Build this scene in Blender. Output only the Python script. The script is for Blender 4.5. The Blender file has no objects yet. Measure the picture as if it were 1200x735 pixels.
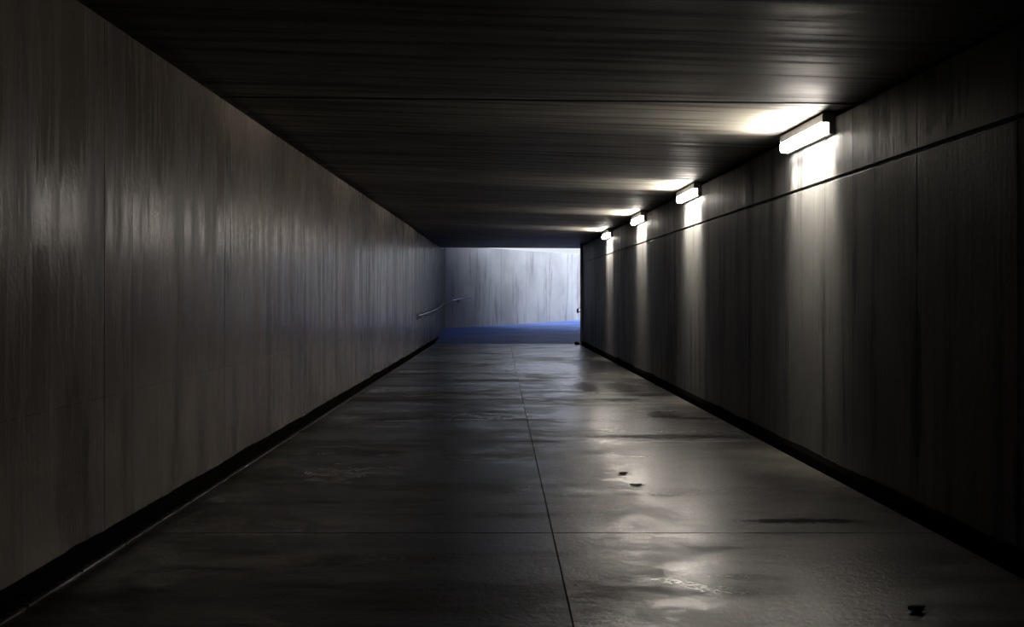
import bpy, bmesh, math, random
from mathutils import Vector, Matrix, noise

random.seed(7)
S = bpy.context.scene
COL = S.collection

# ------------------------------------------------------------------ helpers
def link(name, bm, mats, parent=None, smooth=False):
    me = bpy.data.meshes.new(name)
    bmesh.ops.recalc_face_normals(bm, faces=bm.faces)
    bm.to_mesh(me); bm.free()
    for m in (mats if isinstance(mats, (list, tuple)) else [mats]):
        me.materials.append(m)
    if smooth:
        for p in me.polygons: p.use_smooth = True
    o = bpy.data.objects.new(name, me); COL.objects.link(o)
    if parent is not None: o.parent = parent
    return o

def structure(name, bm, mats, smooth=False, label=None):
    o = link(name, bm, mats, None, smooth); o['kind'] = 'structure'
    if label: o['label'] = label
    return o

def tag(o, label, cat, group=None):
    o['label'] = label; o['category'] = cat
    if group: o['group'] = group
    return o

def empty(name, loc, rotz=0.0):
    o = bpy.data.objects.new(name, None); COL.objects.link(o)
    o.empty_display_size = .1
    o.location = loc; o.rotation_euler = (0, 0, rotz)
    return o

def copy_tree(o, parent=None):
    c = o.copy(); COL.objects.link(c)
    if parent is not None: c.parent = parent
    for ch in [x for x in S.objects if x.parent == o]: copy_tree(ch, c)
    return c

def hexa(bm, pts):
    """8 points: 4 of one face, 4 of the opposite face in the same order"""
    v = [bm.verts.new(p) for p in pts]
    for f in ((0,1,2,3),(4,5,6,7),(0,1,5,4),(1,2,6,5),(2,3,7,6),(3,0,4,7)):
        bm.faces.new([v[i] for i in f])
    return v

def box(bm, x0, x1, y0, y1, z0, z1):
    return hexa(bm, [(x0,y0,z0),(x1,y0,z0),(x1,y1,z0),(x0,y1,z0),(x0,y0,z1),(x1,y0,z1),(x1,y1,z1),(x0,y1,z1)])

def prism_y(bm, prof, y0, y1):
    """extrude an (x,z) outline along y"""
    a = [bm.verts.new((x, y0, z)) for x, z in prof]
    b = [bm.verts.new((x, y1, z)) for x, z in prof]
    n = len(prof)
    bm.faces.new(a); bm.faces.new(b[::-1])
    for i in range(n): bm.faces.new([a[i], a[(i+1) % n], b[(i+1) % n], b[i]])

def bevel(bm, w, seg=2):
    bmesh.ops.bevel(bm, geom=list(bm.edges), offset=w, segments=seg, affect='EDGES', clamp_overlap=True)

def tube(bm, pts, r, n=12, cap=True):
    pts = [Vector(p) for p in pts]
    rings = []
    for i, p in enumerate(pts):
        d = (pts[min(i+1, len(pts)-1)] - pts[max(i-1, 0)]).normalized()
        up = Vector((0,0,1)) if abs(d.z) < .9 else Vector((1,0,0))
        a = d.cross(up).normalized(); b = d.cross(a)
        rr = r[i] if isinstance(r, (list, tuple)) else r
        rings.append([bm.verts.new(p + rr*(a*math.cos(t) + b*math.sin(t))) for t in [2*math.pi*k/n for k in range(n)]])
    for A, B in zip(rings, rings[1:]):
        for k in range(n): bm.faces.new([A[k], A[(k+1) % n], B[(k+1) % n], B[k]])
    if cap: bm.faces.new(rings[0]); bm.faces.new(rings[-1])

def catmull(P, n=8):
    P = [Vector(p) for p in P]
    out = []
    Q = [P[0]*2-P[1]] + P + [P[-1]*2-P[-2]]
    for i in range(1, len(Q)-2):
        a, b, c, d = Q[i-1:i+3]
        for k in range(n):
            t = k/n
            out.append(.5*((2*b) + (c-a)*t + (2*a-5*b+4*c-d)*t*t + (3*b-a-3*c+d)*t**3))
    out.append(P[-1]); return out

# ------------------------------------------------------------------ materials
class NT:
    def __init__(self, name):
        self.m = bpy.data.materials.new(name); self.m.use_nodes = True
        self.t = self.m.node_tree; self.t.nodes.clear()
        self.out = self.t.nodes.new('ShaderNodeOutputMaterial')
        self.b = self.t.nodes.new('ShaderNodeBsdfPrincipled')
        self.t.links.new(self.b.outputs[0], self.out.inputs[0])
        self.pos = self.t.nodes.new('ShaderNodeNewGeometry').outputs['Position']
    def put(self, sock, v):
        if isinstance(v, bpy.types.NodeSocket): self.t.links.new(v, sock)
        else:
            if sock.type == 'RGBA' and len(v) == 3: v = (*v, 1)
            sock.default_value = v
    def set(self, **kw):
        for k, v in kw.items(): self.put(self.b.inputs[k.replace('_', ' ')], v)
    def math(self, op, a, b=0.0, c=0.0, clamp=False):
        n = self.t.nodes.new('ShaderNodeMath'); n.operation = op; n.use_clamp = clamp
        for i, v in enumerate((a, b, c)): self.put(n.inputs[i], v)
        return n.outputs[0]
    def noise(self, scale, sc=1.0, detail=6, rough=.6, off=(0,0,0), dist=0.0):
        mp = self.t.nodes.new('ShaderNodeMapping'); self.put(mp.inputs[0], self.pos)
        mp.inputs['Scale'].default_value = scale; mp.inputs['Location'].default_value = off
        n = self.t.nodes.new('ShaderNodeTexNoise'); self.put(n.inputs['Vector'], mp.outputs[0])
        n.inputs['Scale'].default_value = sc; n.inputs['Detail'].default_value = detail
        n.inputs['Roughness'].default_value = rough; n.inputs['Distortion'].default_value = dist
        return n.outputs[0]
    def ramp(self, f, a, b, lo=0.0, hi=1.0):
        n = self.t.nodes.new('ShaderNodeMapRange'); n.interpolation_type = 'SMOOTHSTEP'
        for i, v in enumerate((f, a, b, lo, hi)): self.put(n.inputs[i], v)
        return n.outputs[0]
    def mix(self, f, a, b):
        n = self.t.nodes.new('ShaderNodeMix'); n.data_type = 'RGBA'
        self.put(n.inputs[0], f); self.put(n.inputs[6], a); self.put(n.inputs[7], b)
        return n.outputs[2]
    def xyz(self):
        n = self.t.nodes.new('ShaderNodeSeparateXYZ'); self.put(n.inputs[0], self.pos)
        return n.outputs
    def bump(self, h, strength, dist=.01, normal=None):
        n = self.t.nodes.new('ShaderNodeBump'); n.inputs['Strength'].default_value = strength
        n.inputs['Distance'].default_value = dist; self.put(n.inputs['Height'], h)
        if normal is not None: self.put(n.inputs['Normal'], normal)
        return n.outputs[0]
    def ellipse(self, cx, cy, rx, ry, wob, a='x', b='y'):
        """ragged blot mask centred at (cx,cy) in the chosen axes"""
        s = dict(zip('xyz', self.xyz()))
        u = self.math('DIVIDE', self.math('SUBTRACT', s[a], cx), rx)
        v = self.math('DIVIDE', self.math('SUBTRACT', s[b], cy), ry)
        d = self.math('SQRT', self.math('ADD', self.math('MULTIPLY', u, u), self.math('MULTIPLY', v, v)))
        d = self.math('ADD', d, wob)
        return self.ramp(d, .75, 1.1, 1.0, 0.0)

def wall_concrete(name, dark, light, stain, rlo, rhi, blots=(), spec=.5, seed=0, bumpk=.35):
    n = NT(name)
    streak = n.noise((5, 5, .32), 1.0, 7, .62, (seed, 0, 0))
    fine = n.noise((26, 26, 1.6), 1.0, 5, .65, (seed, 3, 0))
    cloud = n.noise((.9, .9, .55), 1.0, 5, .55, (seed, 7, 0))
    speck = n.noise((38, 38, 22), 1.0, 4, .65)
    c = n.mix(n.ramp(cloud, .32, .68), dark, light)
    f = n.math('MULTIPLY', n.ramp(streak, .50, .68), n.ramp(fine, .30, .62))
    c = n.mix(n.math('MULTIPLY', f, .9), c, stain)
    c = n.mix(n.math('MULTIPLY', n.ramp(fine, .55, .75), .22), c, tuple(min(1, x*1.5) for x in light))
    for (cy, cz, ry, rz, k) in blots:
        w = n.math('MULTIPLY', n.math('SUBTRACT', n.noise((14, 14, 2.2), 1.0, 4, .6, (cy, cz, 0)), .5), 1.6)
        c = n.mix(n.math('MULTIPLY', n.ellipse(cy, cz, ry, rz, w, 'y', 'z'), k), c, stain)
    n.set(Base_Color=c, Specular_IOR_Level=spec)
    r = n.ramp(n.math('ADD', n.math('MULTIPLY', streak, .55), n.math('MULTIPLY', fine, .45)), .40, .60, rlo, rhi)
    n.set(Roughness=r)
    h = n.math('ADD', n.math('MULTIPLY', fine, .6), n.math('MULTIPLY', speck, .35))
    n.set(Normal=n.bump(h, bumpk, .006))
    return n.m

M = {}
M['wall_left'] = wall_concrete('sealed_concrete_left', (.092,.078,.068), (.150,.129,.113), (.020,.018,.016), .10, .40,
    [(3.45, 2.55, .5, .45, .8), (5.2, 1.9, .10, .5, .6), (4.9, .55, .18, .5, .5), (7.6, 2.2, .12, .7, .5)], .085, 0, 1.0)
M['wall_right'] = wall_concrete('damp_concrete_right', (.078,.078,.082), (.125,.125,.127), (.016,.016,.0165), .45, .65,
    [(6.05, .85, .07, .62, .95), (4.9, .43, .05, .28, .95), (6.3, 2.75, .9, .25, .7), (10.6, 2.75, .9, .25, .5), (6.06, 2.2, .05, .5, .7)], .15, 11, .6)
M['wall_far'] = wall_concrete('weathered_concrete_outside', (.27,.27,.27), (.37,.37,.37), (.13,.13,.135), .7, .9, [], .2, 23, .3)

def ceiling_mat():
    n = NT('board_marked_concrete')
    board = n.noise((.35, 9, 1), 1.0, 6, .6)
    fine = n.noise((2.2, 45, 2), 1.0, 4, .6)
    cloud = n.noise((1.1, 1.6, 1), 1.0, 5, .6)
    c = n.mix(n.ramp(cloud, .3, .7), (.095,.09,.082), (.145,.137,.125))
    c = n.mix(n.math('MULTIPLY', n.ramp(board, .48, .62), .7), c, (.038,.036,.033))
    n.set(Base_Color=c, Roughness=n.ramp(board, .35, .65, .5, .75), Specular_IOR_Level=.12)
    n.set(Normal=n.bump(n.math('ADD', n.math('MULTIPLY', board, .5), n.math('MULTIPLY', fine, .5)), .5, .008))
    return n.m
M['ceiling'] = ceiling_mat()

def floor_mat():
    n = NT('wet_concrete_floor')
    pool = n.noise((.55, .8, 1), 1.0, 7, .68, (4, 2, 0), .6)
    band = n.noise((.30, 1.5, 1), 1.0, 6, .62, (1, 9, 0), .3)
    grain = n.noise((24, 24, 24), 1.0, 5, .72)
    ripple = n.noise((5, 9, 6), 1.0, 5, .6)
    c = n.mix(n.ramp(pool, .35, .65), (.015,.0135,.012), (.026,.0235,.021))
    c = n.mix(n.math('MULTIPLY', n.ramp(band, .50, .70), .5), c, (.013,.012,.011))
    dry = n.ramp(n.math('ADD', n.math('MULTIPLY', pool, .45), n.math('MULTIPLY', band, .55)), .42, .60)
    rough = n.ramp(dry, 0, 1, .28, .42)
    wob = n.math('MULTIPLY', n.math('SUBTRACT', n.noise((13, 8, 1), 1.0, 7, .78), .5), 3.6)
    blot = None
    for (cx, cy, rx, ry) in [(1.42,14.6,.22,.85), (1.97,14.5,.26,.9), (2.25,13.5,.5,.25), (2.04,11.2,.22,.4), (2.35,10.9,.3,.1),
                             (1.75,9.5,.95,.16), (2.0,5.95,.45,.07), (1.6,12.9,.5,.10)]:
        e = n.ellipse(cx, cy, rx, ry, wob)
        blot = e if blot is None else n.math('MAXIMUM', blot, e)
    c = n.mix(n.math('MULTIPLY', blot, .8), c, (.010,.009,.008))
    damp = n.math('MULTIPLY', n.ramp(dry, .3, 1.0), .35)
    n.set(Base_Color=c, Roughness=rough, Specular_IOR_Level=n.math('MULTIPLY', n.math('SUBTRACT', .42, damp), n.math('SUBTRACT', 1.0, n.math('MULTIPLY', blot, .95))))
    b1 = n.bump(ripple, .12, .012)
    n.set(Normal=n.bump(grain, .55, .008, b1))
    film = n.noise((.7, 1.5, 1), 1.0, 7, .66, (8, 5, 0), .4)
    film2 = n.noise((6, 9, 1), 1.0, 5, .65, (2, 2, 0))
    fm = n.ramp(n.math('ADD', n.math('MULTIPLY', film, .7), n.math('MULTIPLY', film2, .3)), .47, .60)
    wob2 = n.math('MULTIPLY', n.math('SUBTRACT', n.noise((2.2, 5, 1), 1.0, 6, .7, (5, 1, 0)), .5), 2.6)
    for (cx, cy, rx, ry) in [(1.75,15.6,.9,1.6), (1.5,10.9,.9,1.4), (1.55,7.2,.6,1.7), (1.35,4.7,.5,.6), (.9,18.5,1.0,1.6)]:
        fm = n.math('MAXIMUM', fm, n.ellipse(cx, cy, rx, ry, wob2))
    n.set(Coat_Weight=n.math('MULTIPLY', n.math('MULTIPLY', fm, n.ramp(grain, .36, .56, .35, 1.0)), n.math('SUBTRACT', 1.0, blot)), Coat_Roughness=.20, Coat_IOR=1.52, Coat_Normal=n.bump(grain, .30, .006, b1))
    return n.m
M['floor'] = floor_mat()

def path_mat():
    n = NT('blue_path')
    a = n.noise((.5, 1.4, 1), 1.0, 6, .6)
    g = n.noise((60, 60, 60), 1.0, 3, .6)
    c = n.mix(n.ramp(a, .35, .65), (.065,.105,.25), (.10,.155,.37))  # blue base colour, mottled at random
    n.set(Base_Color=c, Roughness=.6, Specular_IOR_Level=.15, Normal=n.bump(g, .4, .004))
    return n.m
M['path'] = path_mat()

def plain(name, col, rough, metal=0.0, spec=.5, var=.25, sc=30):
    n = NT(name)
    v = n.noise((sc, sc, sc), 1.0, 4, .6)
    n.set(Base_Color=n.mix(n.ramp(v, .3, .7), tuple(x*(1-var) for x in col), tuple(x*(1+var) for x in col)),
          Roughness=rough, Metallic=metal, Specular_IOR_Level=spec)
    return n.m
M['housing'] = plain('grey_painted_steel', (.20,.195,.19), .45)
M['black'] = plain('matt_black', (.006,.0055,.005), 1.0, 0, 0.0)
M['rail'] = plain('galvanised_tube', (.42,.43,.45), .25, 1.0)
M['bracket'] = plain('dark_steel', (.06,.06,.065), .5, .6)
M['drain'] = plain('drain_steel', (.16,.16,.165), .38, .8)
M['leaf'] = plain('dead_wet_leaf', (.010,.008,.006), .8, 0, .05)

def emit(name, col, strength):
    n = NT(name)
    n.set(Base_Color=(.8,.8,.8), Roughness=.4, Emission_Color=col, Emission_Strength=strength)
    return n.m
M['diffuser'] = emit('lit_diffuser', (1.0, .92, .82), 115.0)
M['diffuser_end'] = emit('diffuser_end_plug', (1.0, .92, .80), 4.0)

# ------------------------------------------------------------------ layout (metres; x right, y into the tunnel, z up)
def XL(y): return -2.326 + y*14/1050          # floor edge along the left wall
def XR(y): return 2.836 - y*15/1050           # floor edge along the right wall
GUT = .07
Y0 = -6.0                                     # the tunnel runs on behind the camera
LEFT_END, RIGHT_END, STEP = 33.0, 27.1, 22.6

def panel_wall(bm, X, s, ys, zs, gaps, setback=0.0, back=.32, g=.0035, c=.006):
    """cast panels with chamfered edges in front of a backing slab; s = +1 when the room is on the +x side"""
    def P(y, z, o): return (X(y) - s*(GUT + setback) + s*o, y, z)
    ya, yb, za, zb = ys[0], ys[-1], zs[0], zs[-1]
    for f, bk, zt in ((-.02, -.15, zb), (-.14, -back, 3.4)):
        hexa(bm, [P(ya,za,f), P(yb,za,f), P(yb,zt,f), P(ya,zt,f), P(ya,za,bk), P(yb,za,bk), P(yb,zt,bk), P(ya,zt,bk)])
    for y0, y1 in zip(ys, ys[1:]):
        for j, (z0, z1) in enumerate(zip(zs, zs[1:])):
            o = random.uniform(-.0008, .0008)
            g0 = gaps.get(zs[j], .0025)/2; g1 = gaps.get(zs[j+1], .0025)/2
            a0, a1, b0, b1 = y0+g, y1-g, z0+g0, z1-g1
            hexa(bm, [P(a0,b0,-.025), P(a1,b0,-.025), P(a1,b1,-.025), P(a0,b1,-.025),
                      P(a0,b0,o-c), P(a1,b0,o-c), P(a1,b1,o-c), P(a0,b1,o-c)])
            hexa(bm, [P(a0,b0,o-c), P(a1,b0,o-c), P(a1,b1,o-c), P(a0,b1,o-c),
                      P(a0+c,b0+c,o), P(a1-c,b0+c,o), P(a1-c,b1-c,o), P(a0+c,b1-c,o)])

# left wall: main run, then the last stretch set back a little
bm = bmesh.new()
panel_wall(bm, XL, 1, [Y0, -3.6, -1.6, .4, 2.2, 3.7, 5.28, 5.67, 7.5, 9.3, 10.9, 12.85, 15.2, 17.6, 20.2, STEP], [-.14, .9, 3.13], {.9: .0006}, g=.0010, c=.0015)
panel_wall(bm, XL, 1, [STEP, 24.4, 26.6, 28.6, 30.3, 31.9, LEFT_END], [-.14, .9, 3.13], {}, setback=.03, g=.0012, c=.003)
structure('wall_left', bm, M['wall_left'])
# right wall with the open recess joint below the lamps
bm = bmesh.new()
ysr = [Y0, -3.6, -2.4, -1.2, 0, 1.3, 2.5, 3.7, 4.9, 6.05, 7.1, 8.58] + [8.58 + 1.2*i for i in range(1, 15)] + [RIGHT_END]
panel_wall(bm, XR, -1, ysr, [-.14, 2.475, 2.985], {.9: .0006, 2.475: .03}, g=.0012, c=.002)
structure('wall_right', bm, M['wall_right'])
# unseen wall added behind the camera to keep skylight out of the tunnel
bm = bmesh.new(); box(bm, -2.9, 3.4, Y0-.3, Y0, -.2, 3.6)
structure('wall_back', bm, M['wall_right'])

# ceiling: cast bays with narrow transverse joints, running slightly askew, and the roof slab over them
def ZC(x): return 3.20 - (x + 2.3)*(.166/5.1)
def YC(y, x): return y - (x + 2.1)*(.10 if y < 25 else .10 + (y-25)*.06)
bm = bmesh.new()
yj = [-6.6, -2.4, 2.9, 7.66, 12.35, 16.75, 21.0, 25.2, 31.9]
for y0, y1 in zip(yj, yj[1:]):
    xs = (-2.75, 3.25)
    lo = lambda x, y, dz: (x, y, ZC(x) + dz)
    e0 = .03 if 7 < y0 < 8 else .012; e1 = (.03 if 7 < y1 < 8 else .012) if y1 < 31 else 0
    A = [(xs[0], YC(y0, xs[0])+e0), (xs[1], YC(y0, xs[1])+e0), (xs[1], YC(y1, xs[1])-e1), (xs[0], YC(y1, xs[0])-e1)]
    hexa(bm, [lo(x, y, 0) for x, y in A] + [lo(x, y, .06) for x, y in A])
A = [(-2.75, -6.3), (3.25, -6.9), (3.25, YC(31.9, 3.25)), (-2.75, YC(31.9, -2.75))]
hexa(bm, [(x, y, ZC(x)+.05) for x, y in A] + [(x, y, 3.75) for x, y in A])
structure('ceiling', bm, M['ceiling'])
# unseen wall added on the roof slab's edge to shade the far wall
bm = bmesh.new()
e = [(-6, YC(31.9, -2.75)+.3), (-2.75, YC(31.9, -2.75)), (3.25, YC(31.9, 3.25)), (3.9, YC(31.9, 3.25)-.1)]
for a, b in zip(e, e[1:]):
    hexa(bm, [(*a, 3.3), (*b, 3.3), (b[0], b[1]-.3, 3.3), (a[0], a[1]-.3, 3.3), (*a, 6.0), (*b, 6.0), (b[0], b[1]-.3, 6.0), (a[0], a[1]-.3, 6.0)])
structure('wall_sky_blocker', bm, M['wall_far'])

# floor slabs with sawn joints, over a sub-base that also forms the gutters
bm = bmesh.new()
XJ = .336; GJ = .0022
yt = [Y0, -2.0, 2.1, 5.65, 9.2, 12.8, 16.35, 19.9, 23.5, 27.0, 27.6]
for y0, y1 in zip(yt, yt[1:]):
    g = .004
    for side in (0, 1):
        a = (lambda y: XL(y)) if side == 0 else (lambda y: XJ + GJ)
        b = (lambda y: XJ - GJ) if side == 0 else (lambda y: XR(y))
        p, q = y0 + g, (y1 - g if y1 < 27.5 else y1)
        pts = [(a(p), p), (b(p), p), (b(q), q), (a(q), q)]
        c = .003
        hexa(bm, [(x, y, -.13) for x, y in pts] + [(x, y, -c) for x, y in pts])
        ins = [(pts[0][0]+c, pts[0][1]+c), (pts[1][0]-c, pts[1][1]+c), (pts[2][0]-c, pts[2][1]-c*.5), (pts[3][0]+c, pts[3][1]-c*.5)]
        hexa(bm, [(x, y, -c) for x, y in pts] + [(x, y, 0) for x, y in ins])
hexa(bm, [(-2.7,Y0,-.13),(3.2,Y0,-.13),(2.9,27.6,-.13),(-2.4,27.6,-.13),(-2.7,Y0,-.3),(3.2,Y0,-.3),(2.9,27.6,-.3),(-2.4,27.6,-.3)])
structure('floor', bm, M['floor'])

def shade_strip(name, X, s, y1):  # added black strip; the shade at the wall foot is its colour
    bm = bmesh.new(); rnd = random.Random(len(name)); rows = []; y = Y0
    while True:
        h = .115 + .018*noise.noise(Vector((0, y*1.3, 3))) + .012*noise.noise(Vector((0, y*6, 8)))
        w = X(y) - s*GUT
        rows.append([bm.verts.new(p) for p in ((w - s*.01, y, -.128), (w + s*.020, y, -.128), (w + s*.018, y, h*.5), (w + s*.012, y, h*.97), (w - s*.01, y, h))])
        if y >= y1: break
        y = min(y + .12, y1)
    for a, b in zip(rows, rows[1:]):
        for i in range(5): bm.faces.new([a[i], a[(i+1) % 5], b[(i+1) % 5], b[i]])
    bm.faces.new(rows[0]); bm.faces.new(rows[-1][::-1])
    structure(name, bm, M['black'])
shade_strip('baseboard_left', XL, 1, 29.6)
shade_strip('baseboard_right', XR, -1, RIGHT_END)

# the path outside climbs away and bends to the right
RAMP0, G = 27.6, .055
def ZR(y): return max(0, y-RAMP0)*G
far = catmull([(-1.99,32.9,0), (-1.0,33.4,0), (.16,34.15,0), (1.7,35.3,0), (3.3,36.5,0), (5.4,37.7,0), (8.5,38.6,0), (13,39.0,0)], 8)
wing = catmull([(2.449,27.1,0), (2.62,28.1,0), (3.2,29.3,0), (4.4,30.3,0), (6.2,31.0,0), (9,31.5,0), (13,31.7,0)], 8)
bm = bmesh.new()
for i in range(30):
    y0, y1 = RAMP0 + i*.45, RAMP0 + (i+1)*.45
    hexa(bm, [(-2.6,y0,ZR(y0)),(13,y0,ZR(y0)),(13,y1,ZR(y1)),(-2.6,y1,ZR(y1)),(-2.6,y0,-.3),(13,y0,-.3),(13,y1,-.3),(-2.6,y1,-.3)])
bmesh.ops.remove_doubles(bm, verts=bm.verts, dist=1e-4)
structure('path', bm, M['path'])

def ribbon_wall(bm, line, thick, z0, z1, side, joint=1.2, rise=0.0):
    """a wall along a plan curve, cast in lifts with narrow joints; side = which way the thickness goes"""
    L = [0.0]
    for a, b in zip(line, line[1:]): L.append(L[-1] + (b-a).length)
    def at(s):
        s = min(max(s, 0), L[-1]-1e-6)
        for i in range(len(L)-1):
            if L[i] <= s <= L[i+1]:
                d = line[i+1]-line[i]; p = line[i] + d*((s-L[i])/(L[i+1]-L[i]))
                d.normalize(); return p, Vector((-d.y, d.x, 0))*side
    zt = lambda q: z1 + max(0, rise*(1 - q/5.0))
    s = 0.0
    while s < L[-1]-.05:
        e = min(s + joint, L[-1]); m = 3
        for k in range(m):
            u, v = s + (e-s)*k/m, s + (e-s)*(k+1)/m
            (p, n), (q, o) = at(u), at(v)
            hexa(bm, [(*(p+n*.02).xy, z0), (*(q+o*.02).xy, z0), (*(q+o*.02).xy, zt(v)), (*(p+n*.02).xy, zt(u)),
                      (*(p+n*thick).xy, z0), (*(q+o*thick).xy, z0), (*(q+o*thick).xy, zt(v)), (*(p+n*thick).xy, zt(u))])
            fu, fv = (u + .005 if k == 0 else u), (v - .005 if k == m-1 else v)
            (p, n), (q, o) = at(fu), at(fv)
            hexa(bm, [(*p.xy, z0), (*q.xy, z0), (*q.xy, zt(v)-.01), (*p.xy, zt(u)-.01),
                      (*(p+n*.03).xy, z0), (*(q+o*.03).xy, z0), (*(q+o*.03).xy, zt(v)-.01), (*(p+n*.03).xy, zt(u)-.01)])
        s = e
bm = bmesh.new(); ribbon_wall(bm, far, .35, -.2, 3.19, 1, 1.2, .14)
structure('wall_far', bm, M['wall_far'])
bm = bmesh.new(); ribbon_wall(bm, wing, .35, -.2, 5.5, -1)  # unseen inner wall of the bend, made tall to keep skylight off wall_far
structure('wall_wing', bm, M['wall_far'])

# ------------------------------------------------------------------ wall lamps
def make_lamp(L=1.08):
    """back against the wall at local x=0, front towards -x, long axis y, z measured from the lamp's underside"""
    r = empty('wall_lamp', (0, 0, 0))
    bm = bmesh.new()      # folded sheet body: tall back, deep top, open lower front
    prof = [(0,0), (-.042,0), (-.046,.012), (-.046,.100), (-.100,.100), (-.104,.106), (-.104,.160), (-.094,.172), (0,.172)]
    prism_y(bm, prof, .012, L-.012)
    link('housing', bm, M['housing'], r)
    bm = bmesh.new()
    prism_y(bm, [(-.047,.006), (-.096,.006), (-.112,.024), (-.112,.080), (-.104,.098), (-.047,.098)], .016, L-.016)
    bevel(bm, .004, 2)
    bm.normal_update()
    for f in bm.faces:
        if abs(f.normal.y) > .8: f.material_index = 1
    link('diffuser', bm, [M['diffuser'], M['diffuser_end']], r)
    for e in (0, 1):
        bm = bmesh.new()
        y0, y1 = (0, .012) if e == 0 else (L-.012, L)
        prism_y(bm, [(.0,-.002), (-.046,-.002), (-.050,.010), (-.050,.096), (-.106,.096), (-.108,.104), (-.108,.164), (-.097,.176), (0,.176)], y0, y1)
        c = link('end_cap', bm, M['housing'], r)
        bm = bmesh.new()
        yy = -.004 if e == 0 else L+.004
        tube(bm, [(-.075, yy, .135), (-.075, (.002 if e == 0 else L-.002), .135)], .008, 10)
        link('screw', bm, M['bracket'], c)
    for y in (.2, L-.2):
        bm = bmesh.new(); box(bm, -.052, -.002, y-.02, y+.02, -.006, .004); bevel(bm, .002, 1)
        link('clip', bm, M['bracket'], r)
    for nm, loc, d, sx, watts, spread in (('lamp_downlight', (-.078, L/2, -.012), (.18, 0, -1), .05, 26.0, 45), ('lamp_uplight', (-.120, L/2, .075), (-.90, 0, .44), .07, 30.0, 58)):
        li = bpy.data.lights.new(nm, 'AREA'); li.shape = 'RECTANGLE'; li.size = L-.06; li.size_y = sx
        li.energy = watts; li.color = (1.0, .91, .74); li.spread = math.radians(spread)
        lo = bpy.data.objects.new(nm, li); COL.objects.link(lo); lo.parent = r; lo.location = loc
        zc = -Vector(d).normalized(); xc = Vector((0, 1, 0)); yc = zc.cross(xc)
        lo.rotation_euler = Matrix((xc, yc, zc)).transposed().to_euler()
    return r
ang = math.atan(15/1050)
lamp0 = make_lamp()
names = ['lit strip lamp high on the right wall, nearest the camera and largest',
         'lit strip lamp high on the right wall, second from the camera',
         'lit strip lamp high on the right wall, third from the camera',
         'lit strip lamp high on the right wall, farthest away, beside the exit']
for i, y in enumerate((7.46, 12.1, 16.25, 20.6)):
    o = lamp0 if i == 0 else copy_tree(lamp0)
    o.location = (XR(y) + GUT - .001, y, 2.846); o.rotation_euler.z = ang
    tag(o, names[i], 'lamp', 'strip lamps along the right wall')

# ------------------------------------------------------------------ handrails
def rail_thing(name, label, pts, feet, r=.024):
    t = empty(name, (pts[0][0], pts[0][1], ZR(pts[0][1]))); t.empty_display_size = .2
    tag(t, label, 'handrail')
    base = Vector(t.location)
    bm = bmesh.new()
    line = catmull([Vector(p)-base for p in pts], 8)
    tube(bm, line, r, 14)
    link('rail', bm, M['rail'], t, True)
    for (p, w) in feet:
        p = Vector(p)-base; w = Vector(w)-base
        bm = bmesh.new()
        d = (w-p)
        tube(bm, [p - Vector((0,0,.012)), p - Vector((0,0,.07)), p + d*.5 - Vector((0,0,.09)), w - Vector((0,0,.09))], .011, 8)
        b = link('bracket', bm, M['bracket'], t)
        bm = bmesh.new()
        n = d.normalized(); c = w - Vector((0,0,.09))
        tube(bm, [c - n*.010, c + n*.004], .04, 14)
        link('wall_plate', bm, M['bracket'], b)
    return t
def wl(y): return XL(y) - GUT - .03
off = .095
lp = [(wl(y)+off, y, z) for y, z in ((22.75,.985), (24.7,1.005), (27.0,1.04), (29.0,1.09), (30.6,1.19))]
lp += [(-1.78, 32.35, 1.285), (-1.46, 32.95, 1.36), (-1.03, 33.22, 1.42)]
feet = [((wl(y)+off, y, z), (wl(y), y, z)) for y, z in ((23.2,.99), (25.4,1.015), (27.6,1.052), (29.9,1.14))]
feet += [((-1.46,32.95,1.36), (-1.53,33.12,1.36))]
rail_thing('handrail', 'grey tubular handrail rising along the far end of the left wall towards the exit', lp, feet)
rp = [(2.40,27.32,.96), (2.385,27.3,1.02), (2.40,27.36,1.075), (2.47,27.9,1.10), (2.70,28.7,1.14), (3.4,29.55,1.20), (4.5,30.2,1.26)]
rail_thing('handrail', 'dark handrail end poking out past the corner at the right of the exit', rp,
           [((2.41,27.42,1.08), (2.51,27.40,1.08)), ((2.70,28.7,1.14), (2.86,28.62,1.14))], .026)

# ------------------------------------------------------------------ drain channel along the left wall
t = empty('drainage_channel', (XL(0), 0, -.13))
tag(t, 'narrow dark drain channel of short covers running along the foot of the left wall', 'drain')
bm = bmesh.new(); Lc = .55
box(bm, -.012, .010, .012, Lc-.012, .118, .138)
for k in range(6): box(bm, -.052, -.010, .05 + k*.085, .075 + k*.085, .112, .126)
box(bm, -.062, -.050, .012, Lc-.012, .112, .126)
g0 = link('grate', bm, M['drain'], t)
g0.rotation_euler.z = -math.atan(14/1050)
for i in range(44):
    y = 3.2 + i*Lc
    g = g0 if i == 0 else g0.copy()
    if i: COL.objects.link(g)
    g.parent = t; g.location = (XL(y) - XL(0) - .004, y, 0)

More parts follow.
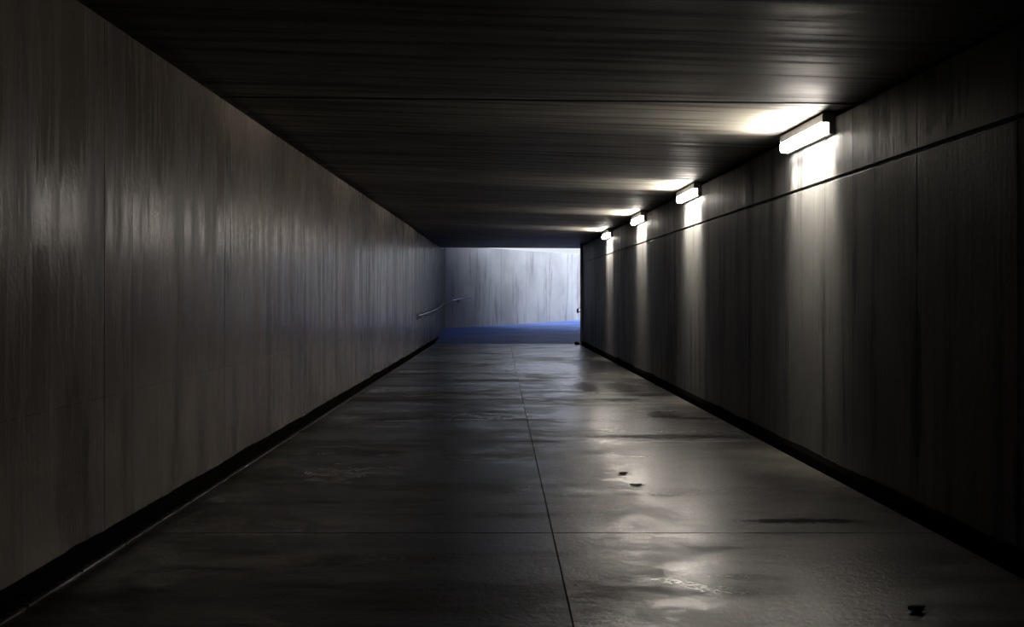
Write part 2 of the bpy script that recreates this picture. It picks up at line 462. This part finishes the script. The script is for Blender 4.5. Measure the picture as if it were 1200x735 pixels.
# ------------------------------------------------------------------ dead leaves and grit on the floor
def leaf(name, loc, rot, L, W, curl, label, seed, tilt=0):
    rnd = random.Random(seed)
    bm = bmesh.new(); nu, nv = 10, 6; top = []
    for i in range(nu+1):
        u = i/nu; w = W*math.sin(math.pi*min(1, u*.93+.04))**.8*(1+.25*math.sin(9*u+seed))
        row = []
        for j in range(nv+1):
            v = j/nv*2-1
            z = curl*(v*v*.6 + (u-.5)**2*1.8) + .006*noise.noise(Vector((u*4, v*3, seed)))
            row.append((L*(u-.5), w*v*.5, z))
        top.append(row)
    mn = min(z for r in top for _, _, z in r)
    A = [[bm.verts.new((x, y, z-mn+.0035)) for x, y, z in r] for r in top]
    B = [[bm.verts.new((x, y, z-mn)) for x, y, z in r] for r in top]
    for i in range(nu):
        for j in range(nv):
            bm.faces.new([A[i][j], A[i+1][j], A[i+1][j+1], A[i][j+1]])
            bm.faces.new([B[i][j], B[i][j+1], B[i+1][j+1], B[i+1][j]])
    for i in range(nu):
        for j in (0, nv): bm.faces.new([A[i][j], A[i+1][j], B[i+1][j], B[i][j]])
    for j in range(nv):
        for i in (0, nu): bm.faces.new([A[i][j], A[i][j+1], B[i][j+1], B[i][j]])
    o = link(name, bm, M['leaf'], None, True)
    o.location = loc; o.rotation_euler = (0, 0, rot)
    tag(o, label, 'leaf')
    bm = bmesh.new()
    tube(bm, [(L*.46, 0, .006), (L*.62, .004, .008), (L*.78, .014, .004)], [.0022, .0018, .0012], 6)
    link('stalk', bm, M['leaf'], o)
    return o
leaf('leaf', (1.04, 7.52, 0), .35, .075, .05, .009, 'small dark leaf on the wet floor, farther of the two close together', 1)
leaf('leaf', (1.075, 7.05, 0), -.1, .095, .04, .009, 'small dark leaf on the wet floor, nearer of the two close together', 2)
leaf('leaf', (1.975, 4.24, 0), .1, .085, .06, .026, 'curled dark leaf alone on the floor near the right gutter, closest to the camera', 3)
bm = bmesh.new()
bmesh.ops.create_icosphere(bm, subdivisions=3, radius=.075)
for v in bm.verts:
    k = 1 + .45*noise.noise(v.co*14); v.co = Vector((v.co.x*1.0*k, v.co.y*1.2*k, max(v.co.z*.8*k, -.03)))
mn = min(v.co.z for v in bm.verts)
for v in bm.verts: v.co.z -= mn
o = link('rubble_lump', bm, M['black'], None, True); o.location = (2.36, 27.2, 0)
tag(o, 'small dark lump of debris at the foot of the exit corner on the right', 'debris')

# ------------------------------------------------------------------ daylight, camera, view
w = bpy.data.worlds.new('overcast_sky'); S.world = w; w.use_nodes = True
nt = w.node_tree; bg = nt.nodes['Background']
tc = nt.nodes.new('ShaderNodeTexCoord')
dot = nt.nodes.new('ShaderNodeVectorMath'); dot.operation = 'DOT_PRODUCT'
nt.links.new(tc.outputs['Generated'], dot.inputs[0])
dot.inputs[1].default_value = Vector((-.15, -.75, .65)).normalized()     # the bright part of the cloud cover
mr = nt.nodes.new('ShaderNodeMapRange'); mr.interpolation_type = 'SMOOTHSTEP'
nt.links.new(dot.outputs['Value'], mr.inputs[0])
for k, v in enumerate((.76, 1.0, 0.0, 1.0)): mr.inputs[k+1].default_value = v
mx = nt.nodes.new('ShaderNodeMix'); mx.data_type = 'RGBA'
nt.links.new(mr.outputs[0], mx.inputs[0])
mx.inputs[6].default_value = (.22, .28, .44, 1); mx.inputs[7].default_value = (27.0, 29.0, 33.0, 1)
dh = nt.nodes.new('ShaderNodeVectorMath'); dh.operation = 'DOT_PRODUCT'    # pale horizon beyond the exit
nt.links.new(tc.outputs['Generated'], dh.inputs[0]); dh.inputs[1].default_value = (.05, .998, .05)
mh = nt.nodes.new('ShaderNodeMapRange'); mh.interpolation_type = 'SMOOTHSTEP'
nt.links.new(dh.outputs['Value'], mh.inputs[0])
for k, v in enumerate((.80, .99, 0.0, 1.0)): mh.inputs[k+1].default_value = v
m2 = nt.nodes.new('ShaderNodeMix'); m2.data_type = 'RGBA'
nt.links.new(mh.outputs[0], m2.inputs[0]); nt.links.new(mx.outputs[2], m2.inputs[6])
m2.inputs[7].default_value = (.80, .85, .92, 1)
nt.links.new(m2.outputs[2], bg.inputs[0]); bg.inputs[1].default_value = 1.0

cam = bpy.data.cameras.new('camera'); co = bpy.data.objects.new('camera', cam); COL.objects.link(co)
co.location = (0, 0, 1.5); co.rotation_euler = (math.radians(90), 0, 0)
cam.sensor_width = 36; cam.lens = 36*1050/1200
cam.shift_x = 15/1200; cam.shift_y = -21.5/1200
cam.clip_start = .05; cam.clip_end = 200
S.camera = co

S.view_settings.view_transform = 'Standard'; S.view_settings.look = 'None'
S.view_settings.gamma = 1; S.view_settings.use_curve_mapping = False
S.view_settings.exposure = 0.0
S.cycles.use_denoising = True
S.cycles.max_bounces = 10; S.cycles.diffuse_bounces = 6; S.cycles.glossy_bounces = 5
S.cycles.sample_clamp_indirect = 8
